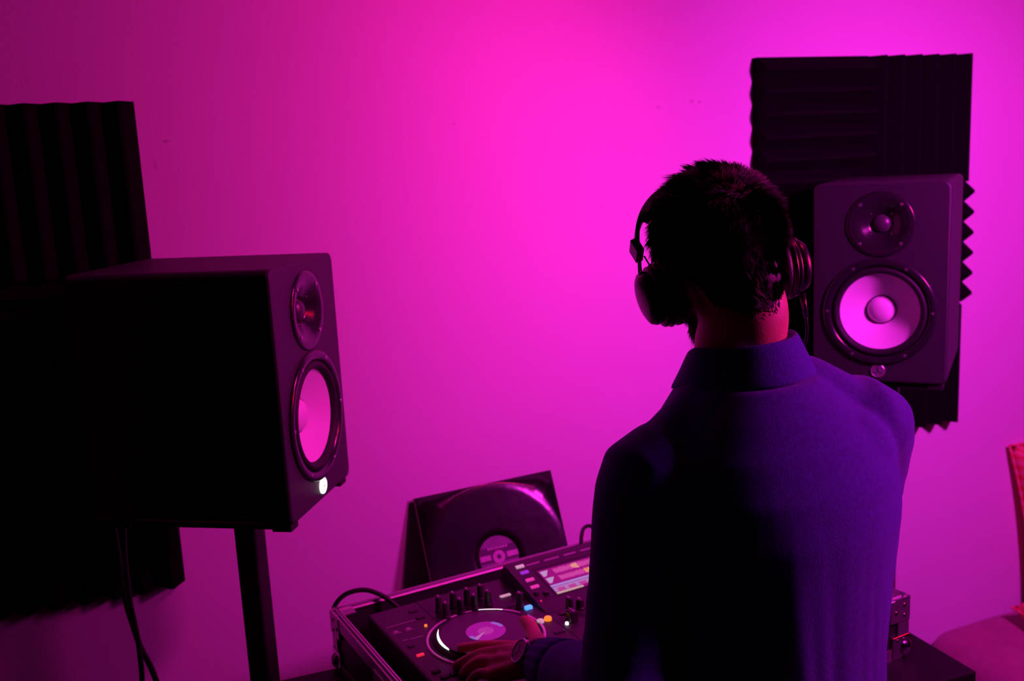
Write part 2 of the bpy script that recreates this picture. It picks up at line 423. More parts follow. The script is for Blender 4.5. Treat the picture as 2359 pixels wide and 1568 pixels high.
# ------------------------------------------------------------------ flight case and DJ controller (local frame: u right, v towards the wall)
CR = radians(8); CX, CY = .232, 1.610
CW, CD = .823, .505
Z0, ZR = .845, .950          # table top, rim
t = thing('flight_case', 'open black flight case tray with aluminium edges and ball corners', 'flight case', (CX, CY, Z0), CR)
Hc = ZR-Z0
b0 = .006
obj('bottom_panel', nbox(.003, CW-.003, -CD+.003, -.003, b0-.004, b0+.008), M['lam'], t)
obj('side_panel', nbox(.002, .011, -CD+.004, -.004, b0, Hc-.003), M['lam'], t)
obj('side_panel', nbox(CW-.011, CW-.002, -CD+.004, -.004, b0, Hc-.003), M['lam'], t)
obj('back_panel', nbox(.004, CW-.004, -.011, -.002, b0, Hc-.003), M['lam'], t)
obj('front_panel', nbox(.004, CW-.004, -CD+.002, -CD+.011, b0, Hc-.003), M['lam'], t)
def rail(x0, x1, y0, y1, lengthwise_x):
    # double-lipped closing rail: flat strip, raised tongue, skirt outside
    bm = nbox(x0, x1, y0, y1, Hc-.004, Hc-.0005, .0006, 1)
    if lengthwise_x:
        ym = (y0+y1)/2
        box(bm, x0, x1, ym-.0035, ym-.001, Hc-.001, Hc+.004); box(bm, x0, x1, ym+.001, ym+.0035, Hc-.001, Hc+.004)
    else:
        xm = (x0+x1)/2
        box(bm, xm-.0035, xm-.001, y0, y1, Hc-.001, Hc+.004); box(bm, xm+.001, xm+.0035, y0, y1, Hc-.001, Hc+.004)
    return bm
obj('edge_rail', rail(0, CW, -.0135, 0, True), M['alu'], t)
obj('edge_rail', rail(0, CW, -CD, -CD+.0135, True), M['alu'], t)
obj('edge_rail', rail(0, .0135, -CD, 0, False), M['alu'], t)
obj('edge_rail', rail(CW-.0135, CW, -CD, 0, False), M['alu'], t)
# outer skirts of the rails
obj('rail_skirt', nbox(-.0015, .0015, -CD, 0, Hc-.022, Hc), M['alu'], t)
obj('rail_skirt', nbox(CW-.0015, CW+.0015, -CD, 0, Hc-.022, Hc), M['alu'], t)
obj('rail_skirt', nbox(0, CW, -.0015, .0015, Hc-.022, Hc), M['alu'], t)
obj('rail_skirt', nbox(0, CW, -CD-.0015, -CD+.0015, Hc-.022, Hc), M['alu'], t)
# lower edge angles
for args in ((-.0015, .022, -CD, 0), (CW-.022, CW+.0015, -CD, 0)):
    obj('lower_angle', nbox(args[0], args[1], args[2], args[3], 0.0, .004), M['alu'], t)
obj('lower_angle', nbox(-.0015, .001, -CD, 0, 0, .02), M['alu'], t)
obj('lower_angle', nbox(CW-.001, CW+.0015, -CD, 0, 0, .02), M['alu'], t)
obj('lower_angle', nbox(0, CW, -CD-.0015, -CD+.001, 0, .02), M['alu'], t)
for sx, x in ((1, 0), (-1, CW)):
    for sy, y in ((-1, 0), (1, -CD)):
        # vertical corner angle
        bm = nbox(min(x, x+sx*.022)-.0015, max(x, x+sx*.022)+.0015, y-.0018, y+.0018, .002, Hc)
        box(bm, x-.0018, x+.0018, min(y, y+sy*.022), max(y, y+sy*.022), .002, Hc)
        ca = obj('corner_angle', bm, M['alu'], t)
        # ball corner at the foot, with its three-leaved plate
        bm = bmesh.new()
        ellipsoid(bm, (x+sx*.006, y+sy*.006, .0162), (.0165, .0165, .0165), None, 20, 14)
        box(bm, min(x, x+sx*.034)-.003, max(x, x+sx*.034)+.003, y-.003, y+.003, .002, .040, .001, 1)
        box(bm, x-.003, x+.003, min(y, y+sy*.034), max(y, y+sy*.034), .002, .040, .001, 1)
        bc = obj('ball_corner', bm, M['chrome'], t, False)
        for rx in (.012, .026):
            bm = bmesh.new(); ellipsoid(bm, (x+sx*rx, y-sy*.003, .033), (.0032, .0018, .0032), None, 10, 8); obj('rivet', bm, M['chrome'], bc, True)
        # bracket at the rim with rivets
        bm = nbox(min(x, x+sx*.040)-.003, max(x, x+sx*.040)+.003, y-.003, y+.003, Hc-.040, Hc+.0005, .001, 1)
        box(bm, x-.003, x+.003, min(y, y+sy*.040), max(y, y+sy*.040), Hc-.040, Hc+.0005, .001, 1)
        box(bm, min(x, x+sx*.030)-.003, max(x, x+sx*.030)+.003, min(y, y+sy*.030)-.003, max(y, y+sy*.030)+.003, Hc-.001, Hc+.0012)
        br = obj('rim_bracket', bm, M['alu'], t)
        for rx, rz in ((.011, .012), (.011, .030), (.030, .022)):
            bm = bmesh.new(); ellipsoid(bm, (x+sx*rx, y-sy*.003, Hc-rz), (.0036, .002, .0036), None, 10, 8); obj('rivet', bm, M['chrome'], br, True)
            bm = bmesh.new(); ellipsoid(bm, (x-sx*.003, y+sy*rx, Hc-rz), (.002, .0036, .0036), None, 10, 8); obj('rivet', bm, M['chrome'], br, True)
# butterfly latches on the sides and a dark catch at the front right
for x, s in ((0, -1), (CW, 1)):
    la = obj('latch', nbox(min(x, x+s*.006), max(x, x+s*.006), -.30, -.21, .028, .095, .002), M['alu'], t)
    bm = bmesh.new(); tube(bm, [(x+s*.004, -.255, .06), (x+s*.011, -.255, .06)], .016, 18)
    box(bm, min(x+s*.009, x+s*.015), max(x+s*.009, x+s*.015), -.272, -.238, .055, .065)
    obj('latch_knob', bm, M['chrome'], la)
bm = bmesh.new()
vs = [bm.verts.new(p) for p in ((CW, -CD+.03, Hc-.012), (CW, -CD+.03, Hc-.036), (CW+.017, -CD+.032, Hc-.028), (CW, -CD+.055, Hc-.012), (CW, -CD+.055, Hc-.036), (CW+.017, -CD+.050, Hc-.028))]
for idx in ((0,1,2), (3,5,4), (0,2,5,3), (1,4,5,2), (0,3,4,1)): bm.faces.new([vs[i] for i in idx])
obj('catch', bm, M['metal_blk'], t)

DZ = .957-Z0      # deck surface in case frame
t = thing('dj_controller', 'dark two-deck player console with lit screen, jog wheel and glowing buttons', 'dj controller', (CX, CY, Z0), CR)
U0, U1, V0, V1 = .041, .783, -.470, -.066
MU0, MU1 = .290, .534
base_z = .0145
# deck body
bm = nbox(U0, U1, V0, V1, base_z, DZ, .004)
obj('body', bm, M['deck'], t)
obj('foot', nbox(U0+.03, U1-.03, V0+.02, V0+.05, .0138, .018), M['rubber'], t)
obj('foot', nbox(U0+.03, U1-.03, V1-.05, V1-.02, .0138, .018), M['rubber'], t)
# raised, tilted display section: profile in v,z extruded along u
def zs(v):       # surface of the display section
    return DZ + max(0.0, (v+.235)/(.235-.088))*.034
prof = [(-.235, DZ-.005), (-.235, DZ+.0005), (-.095, zs(-.095)), (-.088, zs(-.088)-.001), (-.078, DZ+.018), (-.068, DZ-.005)]
bm = bmesh.new()
a = [bm.verts.new((MU0, v, z)) for v, z in prof]; b = [bm.verts.new((MU1, v, z)) for v, z in prof]
for i in range(len(prof)):
    j = (i+1) % len(prof); bm.faces.new((a[i], b[i], b[j], a[j]))
bm.faces.new(a); bm.faces.new(b[::-1])
obj('display_section', bm, M['deck'], t)
# seams between decks and mixer
for u in (MU0, MU1):
    obj('seam', nbox(u-.0012, u+.0012, V0+.006, -.236, DZ-.001, DZ+.0006), M['deck_dk'], t)
def tilt_quad(bm, u0, u1, v0, v1, lift=.0008):
    vs = [bm.verts.new((u, v, zs(v)+lift)) for u, v in ((u0, v0), (u1, v0), (u1, v1), (u0, v1))]
    return bm.faces.new(vs)
def tilt_slab(u0, u1, v0, v1, h=.002):
    bm = bmesh.new()
    lo = [bm.verts.new((u, v, zs(v)-.001)) for u, v in ((u0, v0), (u1, v0), (u1, v1), (u0, v1))]
    hi = [bm.verts.new((u, v, zs(v)+h)) for u, v in ((u0, v0), (u1, v0), (u1, v1), (u0, v1))]
    bm.faces.new(hi); bm.faces.new(lo[::-1])
    for i in range(4):
        j = (i+1) % 4; bm.faces.new((lo[i], lo[j], hi[j], hi[i]))
    return bm
# screen with its lit content (vertex-coloured grid)
def screen():
    SU0, SU1, SV0, SV1 = .333, .491, -.199, -.130
    sb = obj('screen_frame', tilt_slab(SU0-.004, SU1+.004, SV0-.003, SV1+.010, .0008), M['deck_dk'], t)
    bm = bmesh.new(); nx, ny = 110, 52
    cl = bm.loops.layers.float_color.new('content')
    r2 = random.Random(3)
    wave = [[r2.random() for _ in range(nx)] for _ in range(2)]
    def content(x, y):   # x 0..1 left-right, y 0 top .. 1 bottom
        bg = (.30, .004, .17)
        def row(y0, y1, wv):
            if not (y0 <= y <= y1): return None
            if x < .13:
                k = (y-y0)/(y1-y0)
                return (.50, .32, .60) if x > .015 and x < .125-.07*k else bg
            if x < .17: return bg
            c = (y0+y1)/2; hgt = (y1-y0)*.5*(.45+.55*wv[int(x*nx) % nx])
            if .42 < x < .52 and y0 < .2: hgt *= 1.1
            if abs(y-c) < hgt:
                if .40 < x < .48 and y0 < .2: return (.80, .30, .22)
                if .50 < x < .60 and y0 > .2: return (.85, .28, .10)
                return (.62, .06, .34)
            return (.42, .012, .25)
        r = row(.05, .27, wave[0]) or row(.34, .56, wave[1])
        if r: return r
        if .64 < y < .71: return (.40, .24, .70)
        if .74 < y < .90:
            if int(x*22) % 3 == 0 or y < .78: return (.42, .20, .52)
            return (.50, .05, .30)
        if y > .92: return (.62, .36, .36) if int(x*9) % 4 != 3 else bg
        return bg
    g = [[bm.verts.new((SU0+(SU1-SU0)*i/nx, SV1+(SV0-SV1)*j/ny, zs(SV1+(SV0-SV1)*j/ny)+.0014)) for i in range(nx+1)] for j in range(ny+1)]
    for j in range(ny):
        for i in range(nx):
            f = bm.faces.new((g[j][i], g[j+1][i], g[j+1][i+1], g[j][i+1]))
            c = content((i+.5)/nx, (j+.5)/ny)
            for l in f.loops: l[cl] = (*c, 1)
    s = obj('screen', bm, M['screen'], t); s['label'] = 'lit pink and lavender waveform screen'
screen()
# lettering strip above the screen (unreadable printed words): short print dashes
for u0, u1 in ((.325, .352), (.362, .392), (.402, .428), (.438, .470)):
    obj('print_mark', tilt_slab(u0, u1, -.108, -.104, .0004), M['print'], t)
def tilt_button(u, v, w_, h_, m, label=None):
    o = obj('button', tilt_slab(u-w_/2, u+w_/2, v-h_/2, v+h_/2, .0028), m, t)
    if label: o['label'] = label
for (u, v, m) in ((.3125, -.106, 'led_dim'), (.3115, -.124, 'led_violet'), (.3095, -.146, 'led_pink'), (.3075, -.166, 'led_pink')):
    tilt_button(u, v, .0155, .0055, M[m])
    tilt_button(u+.200, v, .0155, .0055, M[m])
def knob(u, v, r, h, m=None, z=None, cap=True):
    z = DZ if z is None else z
    k = obj('knob', lathe(bmesh.new(), [(r*1.15, -.001), (r*1.15, h*.18), (r, h*.25), (r*.9, h*.95), (r*.8, h), (0, h)], 18, Matrix.Translation((u, v, z))), m or M['plast'], t, False)
    if cap:
        bm = nbox(u-.0009, u+.0009, v, v+r*.85, z+h-.0005, z+h+.0006); obj('pointer', bm, M['ringpink'], k)
    return k
def pad(u, v, w_, h_, m, hgt=.003, label=None, rot=0):
    bm = nbox(-w_/2, w_/2, -h_/2, h_/2, -.001, hgt, min(w_, h_)*.15, 2)
    o = obj('button', bm, m, t); o.location = (u, v, DZ); o.rotation_euler = (0, 0, rot)
    if label: o['label'] = label
    return o
def rnd_button(u, v, r, m, hgt=.003, label=None):
    o = obj('button', lathe(bmesh.new(), [(r, -.001), (r, hgt*.7), (r*.85, hgt), (0, hgt)], 20, Matrix.Translation((u, v, DZ))), m, t)
    if label: o['label'] = label
    return o
knob(.300, -.184, .0045, .006, z=zs(-.184)-.0005, cap=False)
knob(.316, -.190, .0055, .006, z=zs(-.190)-.0005, cap=False)
rnd_button(.298, -.203, .0016, M['led_red'], zs(-.203)-DZ+.002)
# effect knobs behind the jog wheel: two rows of four
obj('knob_panel', nbox(.128, .282, -.178, -.070, DZ-.001, DZ+.0008), M['deck_dk'], t)
for j, v in enumerate((-.127, -.1555)):
    for i, u in enumerate((.146, .172, .198, .2235)):
        knob(u, v, .0062, .028, M['deck'] if i == 0 else M['plast'])
pad(.265, -.137, .020, .0065, M['led_dim'], label='pale lit button')
knob(.264, -.192, .0068, .028)
pad(.2745, -.2005, .013, .0085, M['led_blue'], .005, 'glowing blue button')
knob(.250, -.228, .0070, .010, cap=False)
rnd_button(.267, -.2535, .0062, M['led_dim'], .004, 'pale lit round button')
rnd_button(.281, -.2535, .0062, M['led_orange'], .005, 'glowing orange round button')
rnd_button(.298, -.2845, .0030, M['led_white'], .004)
for u, v in ((.110, -.100), (.111, -.128)): pad(u, v, .015, .0095, M['deck_dk'], .002)
pad(.060, -.210, .011, .009, M['deck_dk'], .002)
rnd_button(.106, -.161, .0024, M['led_orange'], .003, 'small orange light')
pad(.060, -.245, .012, .005, M['led_red'], .003, 'small red lit button')
for u, v in ((.060, -.304), (.064, -.326), (.079, -.325), (.094, -.345)): pad(u, v, .013, .0085, M['rubber'], .003)
for u, v, w_ in ((.058, -.157, .016), (.079, -.158, .014), (.079, -.188, .022), (.060, -.186, .010), (.075, -.130, .05), (.20, -.166, .03)):
    obj('print_mark', nbox(u-w_/2, u+w_/2, v-.0008, v+.0008, DZ-.0005, DZ+.0005 if u < .12 else DZ+.0010), M['print'], t)
for u, v in ((.058, -.151), (.079, -.152)):
    obj('print_mark', nbox(u-.004, u+.004, v-.0035, v+.0035, DZ-.0005, DZ+.0005), M['print'], t)
# mixer section: oval keys, faders, more knobs
for u, v in ((.3145, -.250), (.3145, -.272), (.275, -.300)): pad(u, v, .018, .0085, M['deck_dk'], .002)
for i, u in enumerate((.345, .390, .435, .480)):
    for v in (-.250, -.282, -.314): knob(u, v, .007, .018)
    obj('fader_slot', nbox(u-.002, u+.002, -.425, -.345, DZ-.001, DZ+.0007), M['deck_dk'], t)
    fk = obj('fader_cap', nbox(u-.008, u+.008, -.395, -.378, DZ, DZ+.014, .002), M['plast'], t)
    obj('pointer', nbox(u-.008, u+.008, -.3872, -.3858, DZ+.0135, DZ+.0146), M['print'], fk)
knob(.320, -.258, .0065, .030)
fk = obj('fader_cap', nbox(.303, .318, -.288, -.272, DZ, DZ+.020, .002), M['plast'], t)
obj('pointer', nbox(.3098, .3112, -.288, -.272, DZ+.0195, DZ+.0206), M['ringpink'], fk)

def jog(u, v, full):
    mx = Matrix.Translation((u, v, DZ))
    j = obj('jog_wheel', lathe(bmesh.new(), [(.0900, -.001), (.0895, .0015), (.0850, .0015), (.0840, .003), (.0800, .0058), (.0760, .0075), (.0745, .0075)], 72, mx), M['rubber'], t, False)
    obj('outer_trim', lathe(bmesh.new(), [(.0945, -.0005), (.0945, .0016), (.0925, .0024), (.0905, .0020), (.0900, -.0005)], 72, mx), M['ringpink'], j)
    obj('rim', lathe(bmesh.new(), [(.0765, .0060), (.0765, .0085), (.0750, .0098), (.0725, .0098), (.0720, .0080)], 72, mx), M['deck_dk'], j)
    obj('jog_plate', lathe(bmesh.new(), [(.0725, .0085), (.0718, .0092), (.050, .0092), (.031, .0092)], 72, mx), M['jogtop'], j)
    # lit arcs of the rim
    def arc(a0, a1):
        bm = bmesh.new(); n = 16; rings = []
        for k in range(n+1):
            a = radians(a0+(a1-a0)*k/n); wdt = .0028*sin(pi*(k+.25)/(n+.5))**.6
            rings.append([bm.verts.new(mx @ Vector((r*cos(a), r*sin(a), h))) for r, h in ((.0769, .0078), (.0769, .0092), (.0769-wdt*.4, .0102), (.0769-wdt*1.3, .0102))])
        for p, q in zip(rings, rings[1:]):
            for i in range(3): bm.faces.new((p[i], q[i], q[i+1], p[i+1]))
        o = obj('light_arc', bm, M['led_white'], j); o['label'] = 'white glowing arc of the rim'
    if full:
        arc(42, 72); arc(142, 196); arc(222, 262); arc(-22, -4)
    # centre display: disc with glowing magenta sweep
    bm = bmesh.new(); cl = bm.loops.layers.float_color.new('content'); nr, na = 10, 64
    g = []
    for i in range(nr+1):
        r = .0315*i/nr
        g.append([bm.verts.new(mx @ Vector((r*cos(2*pi*k/na), r*sin(2*pi*k/na), .0098))) for k in range(na)] if i else [bm.verts.new(mx @ Vector((0, 0, .0098)))])
    for i in range(nr):
        for k in range(na):
            k2 = (k+1) % na
            f = bm.faces.new((g[0][0], g[1][k], g[1][k2])) if i == 0 else bm.faces.new((g[i][k], g[i+1][k], g[i+1][k2], g[i][k2]))
            a = degrees_(2*pi*(k+.5)/na); rr = (i+.5)/nr
            c = (.34, .006, .28)
            if rr < .42: c = (.44, .03, .34)
            if rr > .8 and (0 < a < 45 or 185 < a < 222): c = (.26, .12, .60)
            if rr < .9 and 205 < a < 222: c = (.50, .14, .46)
            for l in f.loops: l[cl] = (*c, 1)
    o = obj('jog_display', bm, M['screen'], j); o['label'] = 'glowing magenta centre display'
def degrees_(x): return x*180/pi
jog(.1715, -.2475, True)
jog(.653, -.2475, True)
# right-hand deck's buttons
for u, v, m in ((.560, -.2535, 'led_dim'), (.575, -.2535, 'led_orange'), (.560, -.350, 'deck_dk'), (.560, -.380, 'deck_dk')):
    rnd_button(u, v, .0062, M[m], .004)
for i in range(4): knob(.600+.026*i, -.127, .0062, .026)
# performance pads along the front
for k in range(4):
    for uu in (.10, .60): pad(uu+.032*k, -.435, .026, .020, M['rubber'], .003)

# ------------------------------------------------------------------ cables
def cable(name, pts, r, label, seg=8, plug=None):
    bm = bmesh.new(); tube(bm, smooth_path(pts, 8), r, seg)
    o = obj(name, bm, M['cable'], None, True); tag(o, label, 'cable'); return o
def CL(u, v, z):          # flight-case frame to world
    return (CX+u*cos(CR)-v*sin(CR), CY+u*sin(CR)+v*cos(CR), z)
# comes up behind the table, arches over the rim and plugs into the back of the console
cable('console_cable', [CL(.030, .030, .030), CL(.026, .030, .30), CL(.018, .026, .70), CL(.010, .019, .87), CL(.006, .015, .930), CL(.013, .011, .955), CL(.033, .004, .971), CL(.063, -.005, .972), CL(.089, -.022, .959), CL(.108, -.040, .940), CL(.126, -.056, .925), CL(.134, -.072, .918)], .0042, 'thick black cable arching over the ball corner of the flight case')
cable('audio_cable', [CL(.470, -.070, .925), CL(.476, -.052, .934), CL(.487, -.030, .955), CL(.502, -.008, .968), CL(.521, .012, .974), CL(.545, .024, .968), CL(.564, .030, .940), CL(.574, .034, .86), CL(.580, .038, .78), CL(.600, .040, .735), CL(.630, .034, .7236), CL(.665, .026, .7245), CL(.690, .024, .715), CL(.700, .024, .62), CL(.704, .026, .30), CL(.705, .028, .012)], .0038, 'black cable looping behind the lit screen beside the man\'s arm')
cable('power_cable', [(-.062, 1.7238, 1.26), (-.090, 1.742, 1.25), (-.106, 1.79, 1.19), (-.103, 1.812, 1.08), (-.100, 1.815, .96), (-.092, 1.812, .90), (-.084, 1.811, .857), (-.066, 1.810, .79), (-.04, 1.82, .60), (-.06, 1.86, .3), (-.07, 1.90, .006)], .0055, 'black cable bowing out under the foam, crossing its neighbour')
cable('signal_cable', [(-.050, 1.748, 1.24), (-.068, 1.768, 1.22), (-.088, 1.790, 1.08), (-.092, 1.797, .97), (-.088, 1.798, .90), (-.087, 1.798, .857), (-.090, 1.797, .79), (-.11, 1.82, .6), (-.14, 1.86, .3), (-.16, 1.89, .006)], .0048, 'black cable hanging straight down under the foam beside the speaker stand')

# ------------------------------------------------------------------ record behind the case
bx = tag(obj('storage_box', nbox(.40, .90, 1.705, WY-.012, 0, .7195, .004), M['table']), 'black storage box standing behind the table under the record', 'box')
SC = Vector((.6295, 1.880, .8675))
def sleeve_frame(roll=radians(2.3), c=SC):
    lean = radians(23)
    X = Vector((cos(roll), 0, sin(roll)))
    Zt = Vector((0, sin(lean), cos(lean))); Zt = (Zt-X*Zt.dot(X)).normalized()
    N = Zt.cross(X)          # points toward the wall
    m = Matrix((X, N, Zt)).transposed().to_4x4(); m.translation = c; return m
SM = sleeve_frame()
def sleeve():
    t = thing('record_sleeve', 'black record sleeve with round label window leaning on the wall', 'record sleeve')
    t.matrix_world = SM
    S, R = .310, .0445
    # glossy front card with the record's rim pressing through it as a low ridge
    bm = bmesh.new(); na = 96; rows = []
    prof = [(R, -.0038), (R, -.0048), (.06, -.0049), (.10, -.0050), (.132, -.0051), (.140, -.0052), (.1455, -.0052), (.149, -.0049), (.152, -.0045), (.154, -.0043), (None, -.0040), (None, -.0034)]
    for r_, y_ in prof:
        row = []
        for k in range(na):
            a = 2*pi*(k+.5)/na; c_, s_ = cos(a), sin(a)
            rr = r_ if r_ else min(S/2/max(abs(c_), abs(s_)), S/2*1.41)
            row.append(bm.verts.new((rr*c_, y_, rr*s_)))
        rows.append(row)
    for k in (na//8-1, na//8, 3*na//8-1, 3*na//8, 5*na//8-1, 5*na//8, 7*na//8-1, 7*na//8):   # square corners
        for row in rows[-2:]:
            v = row[k]; v.co.x = S/2*(1 if v.co.x > 0 else -1); v.co.z = S/2*(1 if v.co.z > 0 else -1)
    for p_, q_ in zip(rows, rows[1:]):
        for k in range(na): bm.faces.new((p_[k], p_[(k+1) % na], q_[(k+1) % na], q_[k]))
    bmesh.ops.remove_doubles(bm, verts=bm.verts[:], dist=1e-6)
    for f in bm.faces: f.smooth = True
    obj('front_card', bm, M['sleeve'], t)
    obj('back_card', nbox(-S/2, S/2, .0008, .0016, -S/2, S/2), M['sleeve'], t)
    obj('spine', nbox(-S/2-.0006, -S/2+.0015, -.0046, .0017, -S/2, S/2), M['sleeve_edge'], t)
    obj('bottom_fold', nbox(-S/2, S/2, -.0046, .0017, -S/2-.0004, -S/2+.001), M['sleeve'], t)
    return t
sleeve()
def back_sleeve():
    t = thing('record_sleeve', 'brown record sleeve peeping out behind the black one', 'record sleeve')
    t.matrix_world = sleeve_frame(radians(-3.2), SC+Vector((-.017, .0085, -.009)))
    S = .285
    obj('card', nbox(-S/2, S/2, -.0015, .0015, -S/2, S/2), M['sleeve_edge'], t)
    obj('spine', nbox(-S/2-.0006, -S/2+.001, -.0018, .0018, -S/2, S/2), M['sleeve'], t)
back_sleeve()
def record():
    t = thing('vinyl_record', 'vinyl record with printed label showing through the black sleeve', 'record')
    t.matrix_world = SM
    mx = Matrix.Translation((0, -.0012, 0)) @ Matrix.Rotation(pi/2, 4, 'X')
    obj('disc', lathe(bmesh.new(), [(.004, -.0008), (.150, -.0008), (.151, 0), (.150, .0008), (.004, .0008), (.004, -.0008)], 72, mx), M['vinyl'], t)
    lb = obj('label_paper', lathe(bmesh.new(), [(.0036, .0008), (.0036, .0011), (.050, .0011), (.050, .0008)], 56, mx), M['label'], t)
    obj('label_ring', lathe(bmesh.new(), [(.005, .0011), (.005, .0014), (.0135, .0014), (.0135, .0011)], 36, mx), M['label_light'], lb)
    y0, y1 = -.0028, -.0022
    obj('label_band', nbox(-.043, .043, y0+.0003, y1, -.010, .022), M['label_dark'], lb)
    for x0, x1 in ((-.041, -.018), (.018, .043)):
        obj('label_box', nbox(x0, x1, y0, y1, -.004, .007), M['label_light'], lb)
    for i in range(7):
        x = -.022+i*.0066
        obj('label_text', nbox(x, x+.0045, y0, y1, .017, .0215), M['label_light'], lb)
    obj('label_text', nbox(-.032, .030, y0, y1, -.018, -.0165), M['label_light'], lb)
record()

# ------------------------------------------------------------------ daybed and cushions
t = thing('daybed', 'dusky pink upholstered daybed with rounded corner against the wall', 'daybed', (2.45, 1.52, 0))
def softbox(hx, hy, z0, z1, r, seg=6, puff=0.0):
    bm = nbox(-hx, hx, -hy, hy, z0, z1, r, seg)
    return bm
bm = nbox(-.66, .66, -.42, .405, .20, .425, .075, 6)
bmesh.ops.subdivide_edges(bm, edges=[e for e in bm.edges if e.calc_length() > .3], cuts=8, use_grid_fill=True)
for v in bm.verts:
    v.co.z += .010*noise.noise(Vector((v.co.x*4, v.co.y*4, 3)))
    if v.co.z > .35: v.co.z += .012*(1-min(1, (v.co.x/.66)**2))
m_ = obj('mattress', bm, M['sofa'], t, True)
bm = bmesh.new()
pts = [(x, y, .355) for x, y in rrect(1.322, .827, .076, 6)]
tube(bm, pts+[pts[0]], .005, 8); obj('piping', bm, M['piping'], m_, True)
obj('base', nbox(-.64, .64, -.40, .40, .08, .21, .02, 3), M['sofa'], t, False)
for x in (-.58, .58):
    for y in (-.34, .34): obj('leg', lathe(bmesh.new(), [(0, 0), (.02, 0), (.026, .085), (0, .085)], 16, Matrix.Translation((x, y, 0))), M['table'], t)

def cushion(name, size, thick, label, mx, n=22):
    bm = bmesh.new()
    for s in (-1, 1):
        g = []
        for j in range(n+1):
            row = []
            for i in range(n+1):
                x, y = 2*i/n-1, 2*j/n-1
                k = max(0, (1-x**4)*(1-y**4))**.6
                pinch = 1-.07*(1-abs(x)**2)*abs(y)**3
                px = x*size/2*(1-.06*(1-y*y)*x*x); py = y*size/2*(1-.06*(1-x*x)*y*y)
                row.append(bm.verts.new((px, s*thick/2*k*(1+.1*noise.noise(Vector((x*2, y*2, s)))), py)))
            g.append(row)
        for j in range(n):
            for i in range(n): bm.faces.new((g[j][i], g[j][i+1], g[j+1][i+1], g[j+1][i]))
    bmesh.ops.remove_doubles(bm, verts=bm.verts[:], dist=.0006)
    root = thing(name, label, 'cushion')
    root.matrix_world = mx
    obj('cover', bm, M['stripe'], root, True)
    bm = bmesh.new(); e = []
    for k in range(64):
        a = k/64*4; s_ = int(a); f_ = (a-s_)*2-1
        x, y = ((f_, -1), (1, f_), (-f_, 1), (-1, -f_))[s_]
        e.append((x*size/2*(1-.06*(1-y*y)*x*x), 0, y*size/2*(1-.06*(1-x*x)*y*y)))
    tube(bm, e+[e[0]], .004, 6, cap=False)
    obj('piping', bm, M['stripe'], root, True)
mx = Matrix.Translation((2.342, 1.855, .682)) @ Matrix.Rotation(radians(-15), 4, 'Z') @ Matrix.Rotation(radians(-3), 4, 'X') @ Matrix.Rotation(radians(-9), 4, 'Y')
cushion('cushion', .46, .10, 'red striped cushion leaning upright against the wall', mx)
mx = Matrix.Translation((2.090, 1.670, .484)) @ Matrix.Rotation(radians(-15), 4, 'Z') @ Matrix.Rotation(radians(88), 4, 'X')
cushion('cushion', .25, .09, 'small red striped cushion lying flat on the daybed', mx)

# ------------------------------------------------------------------ the man
PX = .683
person = thing('person', 'man seen from behind in blue knit polo jumper, hand on the jog wheel', 'person', (PX, 1.0, 0))
def child(name, me, m, smooth=True, parent=None):
    o = link(name, me, m, None, smooth)
    o.parent = parent or person
    root = person
    o.matrix_parent_inverse = Matrix.Translation((-PX, -1.0, 0))
    return o
def ring_loft(bm, rings, seg=48, pw=2.05):
    rr = []
    for (cx, cy, z, hw, hd, *rest) in rings:
        tilt = rest[0] if rest else 0.0      # rise per metre in y
        row = []
        for k in range(seg):
            a = 2*pi*k/seg; c, s = cos(a), sin(a)
            x = hw*abs(c)**(2/pw)*(1 if c > 0 else -1); y = hd*abs(s)**(2/pw)*(1 if s > 0 else -1)
            row.append(bm.verts.new((cx+x, cy+y, z+tilt*y)))
        rr.append(row)
    for a, b in zip(rr, rr[1:]):
        for k in range(seg): bm.faces.new((a[k], a[(k+1) % seg], b[(k+1) % seg], b[k]))
    bm.faces.new(rr[0][::-1]); bm.faces.new(rr[-1])

# joints
LS, LE, LW = V(.532, 1.005, 1.314), V(.456, .950, 1.080), V(.438, 1.150, 1.030)
RS, RE, RW = V(.838, 1.005, 1.336), V(.868, 1.085, 1.075), V(.835, 1.285, 1.020)
HO = V(.674, 1.062, 1.540)
HS = .95                       # between the ears
_p, _r, _y = radians(-20), radians(-8), radians(-9)
HR = (Matrix.Rotation(_y, 3, 'Z') @ Matrix.Rotation(_r, 3, 'Y') @ Matrix.Rotation(_p, 3, 'X'))
def hp(x, y, z): return HO + HR @ (V(x, y, z)*HS)     # head frame: x right, y forward, z up

torso = [ (.670, .985, .86, .160, .118), (.670, .985, .98, .152, .114), (.671, .985, 1.08, .150, .112),
          (.676, .985, 1.18, .160, .118), (.680, .988, 1.25, .168, .122), (.681, .993, 1.30, .168, .118),
          (.681, 1.000, 1.345, .150, .104), (.680, 1.010, 1.385, .112, .088), (.679, 1.022, 1.418, .078, .072),
          (.678, 1.030, 1.445, .060, .062)]
def arm(bm, S, E, W, grow=0.0, wrist=True):
    up = [S+(V(PX, 1.0, S.z)-S)*.18, S, S.lerp(E, .25), S.lerp(E, .55), S.lerp(E, .85), E, E.lerp(W, .2), E.lerp(W, .5), E.lerp(W, .8), W]
    rad = [.052, .056, .055, .048, .042, .041, .043, .039, .031, .0275]
    rad = [r+grow for r in rad]
    if not wrist: up, rad = up[:-2]+[E.lerp(W, .66), E.lerp(W, .74)], rad[:-2]+[rad[-2]+.003, rad[-2]-.002]
    tube(bm, smooth_path(up, 3), [r for i in range(len(rad)-1) for r in (rad[i], rad[i]*2/3+rad[i+1]/3, rad[i]/3+rad[i+1]*2/3)]+[rad[-1]], 20, round_ends=True)
